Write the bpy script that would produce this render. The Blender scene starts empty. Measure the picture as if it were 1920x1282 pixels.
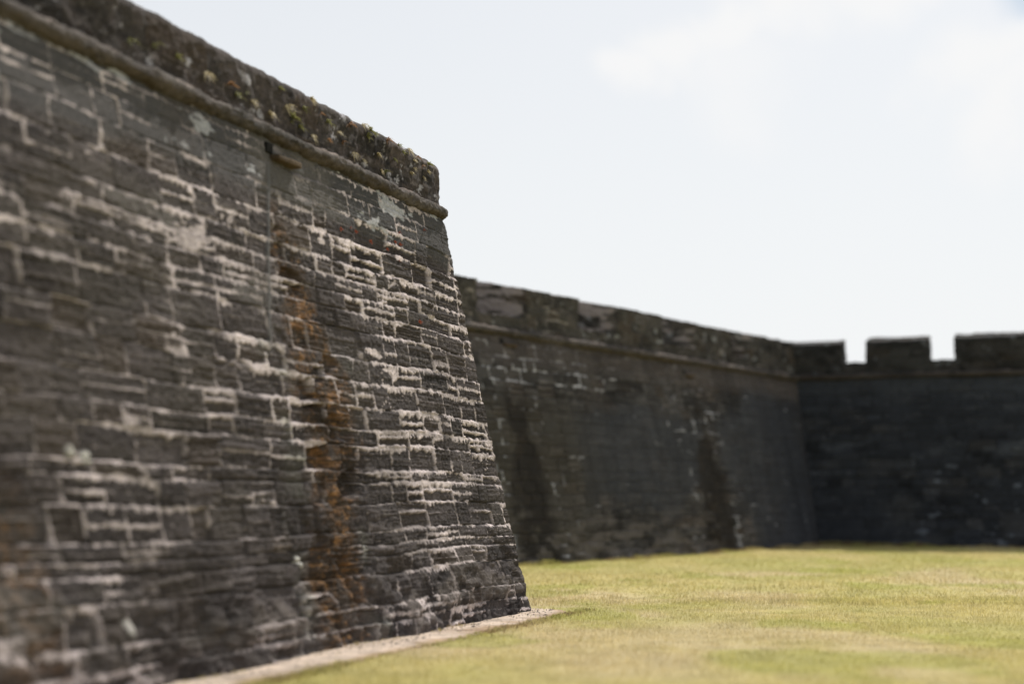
import bpy, math
import numpy as np

# ---------------------------------------------------------------- camera, sky, sun, exposure
sc = bpy.context.scene
R = math.radians
PITCH = 6.29
cam_d = bpy.data.cameras.new('camera')
cam = bpy.data.objects.new('camera', cam_d)
sc.collection.objects.link(cam)
cam.location = (0, 0, 1.6)
cam.rotation_euler = (R(90 + PITCH), 0, 0)
cam_d.sensor_width = 36
cam_d.lens = 50
cam_d.clip_end = 3000
cam_d.dof.use_dof = True
cam_d.dof.focus_distance = 20.8
cam_d.dof.aperture_fstop = 0.34
cam_d.dof.aperture_blades = 0
sc.camera = cam

SUN_AZ = 23.0      # degrees from +Y towards +X
SUN_EL = 52.0
sun_d = bpy.data.lights.new('sun', 'SUN')
sun_d.energy = 5.0
sun_d.angle = R(0.6)
sun_d.color = (1.0, 0.93, 0.84)
sun = bpy.data.objects.new('sun', sun_d)
sc.collection.objects.link(sun)
sun.rotation_euler = (R(90 - SUN_EL), 0, R(180 - SUN_AZ))

world = bpy.data.worlds.new('World')
sc.world = world
world.use_nodes = True
nt = world.node_tree
for n in list(nt.nodes):
    nt.nodes.remove(n)
NN = nt.nodes.new
LK = nt.links.new
w_out = NN('ShaderNodeOutputWorld')
w_bg = NN('ShaderNodeBackground')
w_bg.inputs['Strength'].default_value = 0.1
sky = NN('ShaderNodeTexSky')
sky.sky_type = 'NISHITA'
sky.sun_disc = False
sky.sun_elevation = R(SUN_EL)
sky.sun_rotation = R(SUN_AZ)
sky.air_density = 1.0
sky.dust_density = 2.5
sky.ozone_density = 1.0
tc = NN('ShaderNodeTexCoord')
# clouds: soft-edged banks placed by direction, ruffled by noise
cn = NN('ShaderNodeTexNoise')
cn.inputs['Scale'].default_value = 9.0
cn.inputs['Detail'].default_value = 8
cn.inputs['Roughness'].default_value = 0.55
LK(tc.outputs['Generated'], cn.inputs['Vector'])
def vmath(op, a, b=None):
    n = NN('ShaderNodeVectorMath'); n.operation = op
    for i, v in enumerate((a, b)):
        if v is None: continue
        if isinstance(v, tuple): n.inputs[i].default_value = v
        else: LK(v, n.inputs[i])
    return n
def fmath(op, a, b=None):
    n = NN('ShaderNodeMath'); n.operation = op
    for i, v in enumerate((a, b)):
        if v is None: continue
        if isinstance(v, (int, float)): n.inputs[i].default_value = v
        else: LK(v, n.inputs[i])
    return n.outputs[0]
off = vmath('SUBTRACT', cn.outputs['Color'], (0.5, 0.5, 0.5))
offs = NN('ShaderNodeVectorMath'); offs.operation = 'SCALE'; offs.inputs['Scale'].default_value = 0.15
LK(off.outputs[0], offs.inputs[0])
dirv = vmath('ADD', tc.outputs['Generated'], offs.outputs[0])
def az_el(px, py):
    az = math.atan((px - 960) / 2667); el = math.atan((641 - py) / 2667) + R(PITCH)
    return (math.cos(el) * math.sin(az), math.cos(el) * math.cos(az), math.sin(el))
def bank(spots):
    cur = None
    for az, el, r, g in spots:
        d = (math.cos(R(el)) * math.sin(R(az)), math.cos(R(el)) * math.cos(R(az)), math.sin(R(el)))
        ds = vmath('DISTANCE', dirv.outputs[0], d).outputs['Value']
        mr = NN('ShaderNodeMapRange'); mr.interpolation_type = 'SMOOTHSTEP'
        mr.inputs['From Min'].default_value = r * 1.4; mr.inputs['From Max'].default_value = r * g
        LK(ds, mr.inputs['Value'])
        cur = mr.outputs[0] if cur is None else fmath('MAXIMUM', cur, mr.outputs[0])
    return cur
cloud = bank([(5.6, 16.9, 0.022, 0.4), (7.4, 17.6, 0.028, 0.4), (9.4, 18.1, 0.032, 0.35), (11.6, 19.0, 0.036, 0.3), (14, 19.8, 0.042, 0.3), (16.6, 20.2, 0.030, 0.3), (9.5, 16.4, 0.045, -0.6),
              (18.6, 15.9, 0.032, 0.2), (20.4, 14.6, 0.034, 0.2), (-28, 24, 0.16, 0.3), (36, 22, 0.16, 0.3), (60, 28, 0.3, 0.3), (-75, 35, 0.35, 0.3), (150, 40, 0.4, 0.3), (-140, 25, 0.35, 0.3)])
blue = bank([(20.3, 19.2, 0.030, 0.2), (22.5, 19.5, 0.05, 0.3)])
# thin haze everywhere in front of the blue, thickening towards the horizon
sep = NN('ShaderNodeSeparateXYZ')
LK(tc.outputs['Generated'], sep.inputs['Vector'])
hz = NN('ShaderNodeMapRange')
hz.inputs['From Min'].default_value = 0.02
hz.inputs['From Max'].default_value = 0.75
hz.inputs['To Min'].default_value = 1.0
hz.inputs['To Max'].default_value = 0.45
LK(sep.outputs['Z'], hz.inputs['Value'])
m1 = NN('ShaderNodeMix')
m1.data_type = 'RGBA'
hzf = fmath('MULTIPLY', hz.outputs['Result'], fmath('SUBTRACT', 1.0, fmath('MULTIPLY', blue, 0.6)))
LK(hzf, m1.inputs['Factor'])
LK(sky.outputs['Color'], m1.inputs[6])
m1.inputs[7].default_value = (9.15, 9.32, 9.40, 1)
m2 = NN('ShaderNodeMix')
m2.data_type = 'RGBA'
LK(fmath('MULTIPLY', cloud, 0.9), m2.inputs['Factor'])
LK(m1.outputs[2], m2.inputs[6])
m2.inputs[7].default_value = (9.35, 9.35, 9.35, 1)
m3 = NN('ShaderNodeMix')
m3.data_type = 'RGBA'
LK(fmath('MULTIPLY', blue, 0.75), m3.inputs['Factor'])
LK(m2.outputs[2], m3.inputs[6])
m3.inputs[7].default_value = (5.6, 6.8, 7.9, 1)
LK(m3.outputs[2], w_bg.inputs['Color'])
LK(w_bg.outputs['Background'], w_out.inputs['Surface'])

sc.view_settings.view_transform = 'Standard'
sc.view_settings.look = 'None'
sc.view_settings.exposure = 0.0
sc.view_settings.gamma = 1.0
sc.cycles.max_bounces = 6

# ---------------------------------------------------------------- noise
_lat = {}
def _lattice(seed):
    if seed not in _lat:
        _lat[seed] = np.random.RandomState(seed).uniform(-1, 1, (256, 256)).astype(np.float32)
    return _lat[seed]

def vn(x, y, seed=0):
    L = _lattice(seed)
    x = np.asarray(x, np.float32) + 77.31
    y = np.asarray(y, np.float32) + 41.77
    xi = np.floor(x).astype(np.int32); yi = np.floor(y).astype(np.int32)
    fx = x - xi; fy = y - yi
    fx = fx * fx * (3 - 2 * fx); fy = fy * fy * (3 - 2 * fy)
    x0 = xi & 255; x1 = (xi + 1) & 255; y0 = yi & 255; y1 = (yi + 1) & 255
    a = L[x0, y0]; b = L[x1, y0]; c = L[x0, y1]; d = L[x1, y1]
    return (a + (b - a) * fx) * (1 - fy) + (c + (d - c) * fx) * fy

def fbm(x, y, seed=0, o=4, g=0.5):
    s = 0; a = 1.0; t = 0; f = 1.0
    for i in range(o):
        s = s + a * vn(x * f, y * f, seed + i * 13)
        t += a; a *= g; f *= 2.03
    return s / t * 1.5

def vn3(x, y, z, seed=0):
    # three crossed 2D noises: cheap solid noise
    return (vn(x + 0.7 * z, y - 0.5 * z, seed) + vn(y + 0.6 * x, z + 0.3 * x, seed + 1) + vn(z - 0.4 * y, x + 0.5 * y, seed + 2)) * 0.6

def fbm3(x, y, z, seed=0, o=4):
    s = 0; a = 1.0; t = 0; f = 1.0
    for i in range(o):
        s = s + a * vn3(x * f, y * f, z * f, seed + i * 17)
        t += a; a *= 0.5; f *= 2.03
    return s / t * 1.3

def sstep(a, b, x):
    t = np.clip((x - a) / (b - a), 0, 1)
    return t * t * (3 - 2 * t)

def mixc(c, col, m):
    return c * (1 - m[..., None]) + np.asarray(col, np.float32) * m[..., None]

# ---------------------------------------------------------------- scene helpers
COL = sc.collection
def empty(name, loc, label, cat, group=None):
    o = bpy.data.objects.new(name, None)
    COL.objects.link(o)
    o.location = loc
    o['label'] = label; o['category'] = cat
    if group: o['group'] = group
    return o

def link_mesh(name, me, mat, parent=None, smooth=True):
    o = bpy.data.objects.new(name, me)
    COL.objects.link(o)
    if mat: me.materials.append(mat)
    if smooth:
        me.polygons.foreach_set('use_smooth', np.ones(len(me.polygons), bool))
    if parent:
        o.parent = parent
        o.matrix_parent_inverse = parent.matrix_basis.inverted()
    return o

def raw_mesh(name, V, Q, col=None):
    """V (n,3), Q (m,k) index array, col (n,3)"""
    me = bpy.data.meshes.new(name)
    n = len(V); m, k = Q.shape
    me.vertices.add(n)
    me.vertices.foreach_set('co', np.ascontiguousarray(V, np.float32).ravel())
    me.loops.add(m * k)
    me.loops.foreach_set('vertex_index', np.ascontiguousarray(Q, np.int32).ravel())
    me.polygons.add(m)
    me.polygons.foreach_set('loop_start', np.arange(0, m * k, k, dtype=np.int32))
    me.polygons.foreach_set('loop_total', np.full(m, k, np.int32))
    if col is not None:
        a = me.color_attributes.new('stone_colour', 'FLOAT_COLOR', 'POINT')
        c4 = np.ones((n, 4), np.float32); c4[:, :3] = col
        a.data.foreach_set('color', c4.ravel())
    me.update(calc_edges=True)
    me.validate()
    return me

def grid_quads(nu, nv, flip=False, base=0):
    i = np.arange(nu - 1)[:, None]; j = np.arange(nv - 1)[None, :]
    a = i * nv + j
    q = np.stack([a, a + nv, a + nv + 1, a + 1], -1).reshape(-1, 4) + base
    return q[:, ::-1] if flip else q

def orient(V, Q, ref):
    """flip the winding when faces look away from direction ref"""
    a, b, c = V[Q[:, 0]], V[Q[:, 1]], V[Q[:, 2]]
    n = np.cross(b - a, c - a).sum(0)
    return Q if np.dot(n, ref) > 0 else Q[:, ::-1]

# ---------------------------------------------------------------- materials
def base_mat(name, rough=0.95, spec=0.2):
    m = bpy.data.materials.new(name)
    m.use_nodes = True
    b = m.node_tree.nodes['Principled BSDF']
    b.inputs['Roughness'].default_value = rough
    b.inputs['Specular IOR Level'].default_value = spec
    return m, m.node_tree, b

def stone_mat(name, fine=1.0, bump=0.012):
    m, t, b = base_mat(name)
    at = t.nodes.new('ShaderNodeAttribute'); at.attribute_name = 'stone_colour'
    tcn = t.nodes.new('ShaderNodeTexCoord')
    n1 = t.nodes.new('ShaderNodeTexNoise'); n1.inputs['Scale'].default_value = 34; n1.inputs['Detail'].default_value = 6; n1.inputs['Roughness'].default_value = 0.75
    n2 = t.nodes.new('ShaderNodeTexNoise'); n2.inputs['Scale'].default_value = 110; n2.inputs['Detail'].default_value = 3
    t.links.new(tcn.outputs['Object'], n1.inputs['Vector']); t.links.new(tcn.outputs['Object'], n2.inputs['Vector'])
    r = t.nodes.new('ShaderNodeMapRange'); r.inputs['From Min'].default_value = 0.3; r.inputs['From Max'].default_value = 0.7
    r.inputs['To Min'].default_value = 1 - 0.45 * fine; r.inputs['To Max'].default_value = 1 + 0.45 * fine
    t.links.new(n1.outputs['Fac'], r.inputs['Value'])
    mul = t.nodes.new('ShaderNodeVectorMath'); mul.operation = 'SCALE'
    t.links.new(at.outputs['Color'], mul.inputs[0]); t.links.new(r.outputs['Result'], mul.inputs['Scale'])
    t.links.new(mul.outputs['Vector'], b.inputs['Base Color'])
    add = t.nodes.new('ShaderNodeMath'); add.operation = 'ADD'
    t.links.new(n1.outputs['Fac'], add.inputs[0]); t.links.new(n2.outputs['Fac'], add.inputs[1])
    bp = t.nodes.new('ShaderNodeBump'); bp.inputs['Strength'].default_value = 0.8; bp.inputs['Distance'].default_value = bump
    t.links.new(add.outputs['Value'], bp.inputs['Height']); t.links.new(bp.outputs['Normal'], b.inputs['Normal'])
    return m

def plain_mat(name, c0, c1, scale=6, rough=0.9, bump=0.0):
    m, t, b = base_mat(name, rough)
    tcn = t.nodes.new('ShaderNodeTexCoord')
    n = t.nodes.new('ShaderNodeTexNoise'); n.inputs['Scale'].default_value = scale; n.inputs['Detail'].default_value = 5
    t.links.new(tcn.outputs['Object'], n.inputs['Vector'])
    r = t.nodes.new('ShaderNodeValToRGB')
    r.color_ramp.elements[0].position = 0.35; r.color_ramp.elements[0].color = (*c0, 1)
    r.color_ramp.elements[1].position = 0.65; r.color_ramp.elements[1].color = (*c1, 1)
    t.links.new(n.outputs['Fac'], r.inputs['Fac']); t.links.new(r.outputs['Color'], b.inputs['Base Color'])
    if bump:
        bp = t.nodes.new('ShaderNodeBump'); bp.inputs['Distance'].default_value = bump
        t.links.new(n.outputs['Fac'], bp.inputs['Height']); t.links.new(bp.outputs['Normal'], b.inputs['Normal'])
    return m

M_STONE = stone_mat('coquina_stone')
M_HOLE = plain_mat('drain_hole_dark', (0.004, 0.004, 0.004), (0.012, 0.011, 0.01), 20)

# ---------------------------------------------------------------- masonry pattern
def masonry(U, V, seed, ch=(0.26, 0.40), bl=(0.45, 1.15), rich=0.0, patch=0.55, erode=1.0,
            stone=(0.067, 0.058, 0.0575), mortar=(0.48, 0.422, 0.415), joint=0.012, top_dark=None, strata=1.0):
    """relief (metres outward), colour and mortar mask of eroded coquina courses. U along, V up."""
    rs = np.random.RandomState(seed)
    U = np.asarray(U, np.float32); V = np.asarray(V, np.float32)
    shp = U.shape
    V2 = V + 0.045 * fbm(U * 0.35, V * 0.15, seed + 1, 3) + 0.012 * fbm(U * 2.2, V * 1.2, seed + 2, 3)
    vb = [-1.0]
    while vb[-1] < 8.5:
        vb.append(vb[-1] + rs.uniform(*ch) * (0.62 if rs.rand() < 0.16 else 1))
    vb = np.array(vb, np.float32)
    ci = np.searchsorted(vb, V2) - 1
    dB = V2 - vb[ci]; dT = vb[ci + 1] - V2
    u0, u1 = -100.0, 100.0
    dl = np.zeros(shp, np.float32); dr = np.zeros(shp, np.float32)
    r1 = np.zeros(shp, np.float32); r2 = np.zeros(shp, np.float32); r3 = np.zeros(shp, np.float32); r4 = np.zeros(shp, np.float32)
    U2 = U + 0.016 * fbm(U * 1.5, V * 6, seed + 3, 3)
    for c in range(len(vb) - 1):
        jb = [u0 - rs.rand()]
        while jb[-1] < u1 + 1:
            jb.append(jb[-1] + rs.uniform(*bl))
        jb = np.array(jb, np.float32)
        rr = rs.rand(4, len(jb)).astype(np.float32)
        mk = ci == c
        if not mk.any(): continue
        # joints are not plumb: each leans a little
        lean = (dB[mk] - 0.15) * rs.uniform(-0.12, 0.12)
        uu = U2[mk] + lean
        j = np.searchsorted(jb, uu) - 1
        dl[mk] = uu - jb[j]; dr[mk] = jb[j + 1] - uu
        r1[mk] = rr[0][j]; r2[mk] = rr[1][j]; r3[mk] = rr[2][j]; r4[mk] = rr[3][j]
    dv_ = np.minimum(dl, dr)
    # mortar richness over the wall, and ragged edges
    rich_f = fbm(U * 0.55, V * 0.8, seed + 4, 3) + (rich(U, V) if callable(rich) else rich) + 0.5 * (r4 - 0.5)
    rag = fbm(U * 22, V * 5, seed + 5, 4, 0.6)
    rag2 = fbm(U * 9, V * 9, seed + 6, 3)
    amt = sstep(-0.55, 0.9, rich_f)
    fine = fbm(U * 45, V * 30, seed + 30, 3, 0.6)
    rag = rag + 0.35 * fine
    wT = 0.002 + amt * (0.026 + 0.075 * (r1 - 0.40) + 0.052 * rag + 0.024 * rag2)
    wB = 0.002 + amt * (0.006 + 0.030 * (r3 - 0.4) + 0.020 * rag2 + 0.012 * rag)
    wV = 0.002 + sstep(-0.8, 0.7, rich_f) * (0.011 + 0.012 * rag2 + 0.009 * fine) * (0.3 + 1.5 * r3)
    # a second thin bed of mortar inside some blocks
    mid_ = np.abs(dB - (0.35 + 0.3 * r2) * (dT + dB) + 0.01 * rag2)
    wM = (r4 > 0.72) * (0.004 + amt * (0.018 + 0.022 * rag))
    sft = 0.006
    m = sstep(-sft, sft, wT - dT)
    m = np.maximum(m, sstep(-sft, sft, wB - dB))
    m = np.maximum(m, sstep(-sft, sft, wV - dv_))
    m = np.maximum(m, sstep(-sft, sft, wM - mid_))
    pt = fbm(U * 1.0 + 3, V * 2.2, seed + 7, 5, 0.62) + 0.35 * rich_f + 0.3 * (r4 - 0.5)
    pth = patch(U, V) if callable(patch) else patch
    m = np.maximum(m, sstep(pth, pth + 0.05, pt + 0.1 * rag))
    # some joints have lost their mortar
    lost = sstep(0.05, 0.35, fbm(U * 0.9 + 11, V * 1.4, seed + 8, 4) - (rich(U, V) if callable(rich) else rich))
    m = m * (1 - lost * sstep(1.2, 0.4, pt - pth + 1) * 0.92)
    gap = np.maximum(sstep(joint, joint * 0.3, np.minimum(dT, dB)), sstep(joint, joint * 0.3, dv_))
    # relief of the stone
    er = erode * (0.6 + 0.8 * sstep(-0.6, 0.8, fbm(U * 0.4, V * 0.5, seed + 9, 3)))
    vw = V + 0.03 * (r1 - 0.5) * U + 0.012 * fbm(U * 1.6, V * 2.5, seed + 10, 2)
    st = fbm(U * 0.8 + r2 * 40, vw * 21, seed + 11, 4, 0.65)
    st = (st - 0.7 * sstep(0.12, 0.0, np.abs(st - 0.05))) * (0.15 + 1.3 * r3)          # sharp bedding grooves
    st2 = fbm(U * 3.0 + r1 * 40, vw * 60, seed + 12, 2)
    pit = fbm(U * 26, V * 26, seed + 14, 3, 0.6)
    de = np.minimum(np.minimum(dT, dB), dv_)
    hb = -(0.006 + 0.030 * r1 ** 1.6 + 0.03 * (r2 > 0.9)) * er
    hb += strata * er * (0.010 * st + 0.003 * st2) + 0.007 * pit
    hb -= 0.007 * er * np.exp(-de / 0.025)
    hb += 0.012 * (0.5 - dT / (dT + dB)) * er           # upper part of each block weathers back
    hb -= gap * 0.03 * (1 - m)
    hm = -0.010 + 0.004 * rag2 + 0.003 * pit + 0.014 * (r4 - 0.5) + 0.3 * np.minimum(hb, 0)
    h = hb * (1 - m) + hm * m + 0.025 * fbm(U * 0.45, V * 0.5, seed + 15, 3)
    # colour
    tone = 0.55 + 0.6 * r2 + 0.25 * fbm(U * 0.7, V * 0.9, seed + 16, 3) + 0.42 * st * strata + 0.3 * pit
    c = np.asarray(stone, np.float32) * np.clip(tone, 0.25, 2.2)[..., None]
    c = mixc(c, (0.082, 0.062, 0.045), np.clip((r3 - 0.72) * 1.6, 0, 0.6))
    c = mixc(c, (0.070, 0.062, 0.054), sstep(0.15, 0.7, fbm(U * 0.6 + 5, V * 0.8, seed + 17, 3)) * 0.55)
    # grey lichen bloom on the stone
    li = sstep(0.25, 0.75, fbm(U * 3, V * 5, seed + 18, 4, 0.65))
    c = mixc(c, (0.17, 0.155, 0.142), li * sstep(-0.2, 0.5, st + 0.5 * pit) * 0.45)
    mc = np.asarray(mortar, np.float32) * (1 + 0.35 * fbm(U * 1.1, V * 1.3, seed + 19, 4) + 0.26 * rag2 + 0.16 * pit + 0.2 * (r1 - 0.5))[..., None]
    dirt = sstep(0.1, 0.8, fbm(U * 1.4 + 9, V * 1.2, seed + 20, 4)) * 0.6
    mc = mixc(mc, (0.15, 0.132, 0.118), dirt)
    c = mixc(c, (0.018, 0.016, 0.015), gap * 0.75)      # soil in open joints, painted near black to stand in for weak relief shade
    c = c * (1 - m[..., None]) + mc * m[..., None]
    return h, np.clip(c, 0.008, 0.8), m, dict(r1=r1, r2=r2, r3=r3, r4=r4, rag=rag, rag2=rag2, dT=dT, dB=dB, dv=dv_, st=st, pit=pit, pt=pt)

# ---------------------------------------------------------------- plan of the fort
def Dv(a): a = R(a); return np.array([math.sin(a), math.cos(a)])
def Nv(a): a = R(a); return np.array([math.cos(a), -math.sin(a)])
K_BAT = 0.1972          # batter of the scarps
Z_C = 5.80              # cordon height
CB = np.array([0.27, 20.94])                    # shoulder corner of the near bastion
d1 = -Dv(20.8); n1 = Nv(20.8)                   # face runs back towards the camera
df = np.array([-0.6, 0.8]); nf = np.array([0.8, 0.6])
KC = np.array([10.395, 48.411])                 # re-entrant corner of curtain and far flank
d2 = -Dv(36.2); n2 = Nv(36.2)
d3 = Dv(109.0); n3 = Nv(109.0)

class Plan:
    """two wall lines meeting at a corner; point(side, S, inset, z)"""
    def __init__(s, C, da, na, db, nb_):
        s.C, s.d, s.n = C, (da, db), (na, nb_)
        s.o = np.linalg.solve(np.array([na, nb_]), np.array([-1.0, -1.0]))
    def shift(s, side):                       # how far S=0 slides along the wall per metre inset
        return float(s.o @ s.d[side])
    def pt(s, side, S, e, z, h=None):
        S = np.asarray(S, float); e = np.asarray(e, float); z = np.asarray(z, float)
        if h is not None:
            e = e - h
        x = s.C[0] + s.o[0] * e + s.d[side][0] * S
        y = s.C[1] + s.o[1] * e + s.d[side][1] * S
        return np.stack(np.broadcast_arrays(x, y, z), -1)
PB = Plan(CB, d1, n1, df, nf)
PC = Plan(KC, d2, n2, d3, n3)

def wall_grid(plan, side, Smax, du, z0, z1, dz, fn, S0=0.0):
    """battered face; fn(U, Z) -> h, col ; returns V,Q,col"""
    s = np.arange(S0, Smax + du, du); z = np.arange(z0, z1 + dz * 0.5, dz)
    S, Z = np.meshgrid(s, z, indexing='ij')
    e = K_BAT * Z
    U = S + plan.shift(side) * e
    h, c = fn(U, Z, S)
    P = plan.pt(side, S, e, Z, h)
    # keep the joints between neighbours where the plan wants them
    V = P.reshape(-1, 3)
    Q = grid_quads(len(s), len(z))
    Q = orient(V, Q, np.append(plan.n[side], 0.2))
    return V, Q, c.reshape(-1, 3)

def prism(name, poly, z0, z1, parent, mat):
    n = len(poly)
    V = [(x, y, z0) for x, y in poly] + [(x, y, z1) for x, y in poly]
    F = [tuple(range(n))[::-1], tuple(range(n, 2 * n))] + [(i, (i + 1) % n, n + (i + 1) % n, n + i) for i in range(n)]
    me = bpy.data.meshes.new(name); me.from_pydata(V, [], F); me.update()
    return link_mesh(name, me, mat, parent, smooth=False)

def hexa(corners, du, amp, seed, colfn):
    """8 corners (bottom 4 ccw, top 4) -> rough block, all faces subdivided"""
    c = np.asarray(corners, float)
    faces = [(0, 1, 5, 4), (1, 2, 6, 5), (2, 3, 7, 6), (3, 0, 4, 7), (4, 5, 6, 7), (0, 3, 2, 1)]
    Vs, Qs, Ns, base = [], [], [], 0
    ctr = c.mean(0)
    for f in faces:
        a, b, cc, d = c[list(f)]
        nu = max(2, int(np.ceil(max(np.linalg.norm(b - a), np.linalg.norm(cc - d)) / du)) + 1)
        nv = max(2, int(np.ceil(max(np.linalg.norm(d - a), np.linalg.norm(cc - b)) / du)) + 1)
        s, t = np.meshgrid(np.linspace(0, 1, nu), np.linspace(0, 1, nv), indexing='ij')
        s = s[..., None]; t = t[..., None]
        P = ((a * (1 - s) + b * s) * (1 - t) + (d * (1 - s) + cc * s) * t).reshape(-1, 3)
        Vs.append(P); Qs.append(grid_quads(nu, nv, base=base)); base += len(P)
    V = np.concatenate(Vs); Q = np.concatenate(Qs)
    # round the arrises and roughen: displacement depends on position only, so faces stay joined
    x, y, z = V.T
    g = np.stack([fbm3(x * 2.2, y * 2.2, z * 2.2, seed, 5), fbm3(x * 2.2 + 9, y * 2.2, z * 2.2, seed + 50, 5), fbm3(x * 2.2, y * 2.2 + 7, z * 2.2, seed + 90, 5)], -1)
    g2 = np.stack([fbm3(x * 9, y * 9, z * 12, seed + 3, 3), fbm3(x * 9 + 9, y * 9, z * 12, seed + 53, 3), fbm3(x * 9, y * 9 + 7, z * 12, seed + 93, 3)], -1)
    V2 = V + amp * g + amp * 0.45 * g2
    me_c = colfn(V[:, 0], V[:, 1], V[:, 2])
    return V2, Q, me_c

def merge(parts):
    Vs, Qs, Cs, b = [], [], [], 0
    for V, Q, c in parts:
        Vs.append(V); Qs.append(Q + b); Cs.append(c); b += len(V)
    return np.concatenate(Vs), np.concatenate(Qs), np.concatenate(Cs)

def weld(name, V, Q, C):
    import bmesh
    me = raw_mesh(name, V, Q, C)
    bm = bmesh.new(); bm.from_mesh(me)
    bmesh.ops.remove_doubles(bm, verts=bm.verts, dist=0.0005)
    bmesh.ops.recalc_face_normals(bm, faces=bm.faces)
    bm.to_mesh(me); bm.free(); me.update()
    return me

def rubble_col(dirx, diry, seed, plaster=0.0):
    """colour of rough parapet stone: dark crust, pale flecks, faint courses"""
    def f(x, y, z):
        u = x * dirx + y * diry
        w = x * diry - y * dirx
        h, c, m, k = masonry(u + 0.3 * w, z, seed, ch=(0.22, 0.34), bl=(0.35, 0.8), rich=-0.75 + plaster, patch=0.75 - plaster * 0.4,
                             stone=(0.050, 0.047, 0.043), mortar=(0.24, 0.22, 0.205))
        s = sstep(0.62, 0.75, fbm3(x * 4.1, y * 4.1, z * 5.6, seed + 5, 5))
        c = mixc(c, (0.30, 0.31, 0.32), s * 0.7)
        w_ = sstep(0.1, 0.5, fbm3(x * 5, y * 5, z * 5, seed + 25, 4))
        c = mixc(c, (0.098, 0.088, 0.080), w_ * 0.5)
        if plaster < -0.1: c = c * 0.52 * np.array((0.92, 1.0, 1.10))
        return c
    return f

# ================================================================ NEAR BASTION
bastion = empty('bastion', (CB[0], CB[1], 0), 'nearest dark coquina bastion wall with pale ragged mortar, filling the left side', 'fortress wall')

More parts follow.
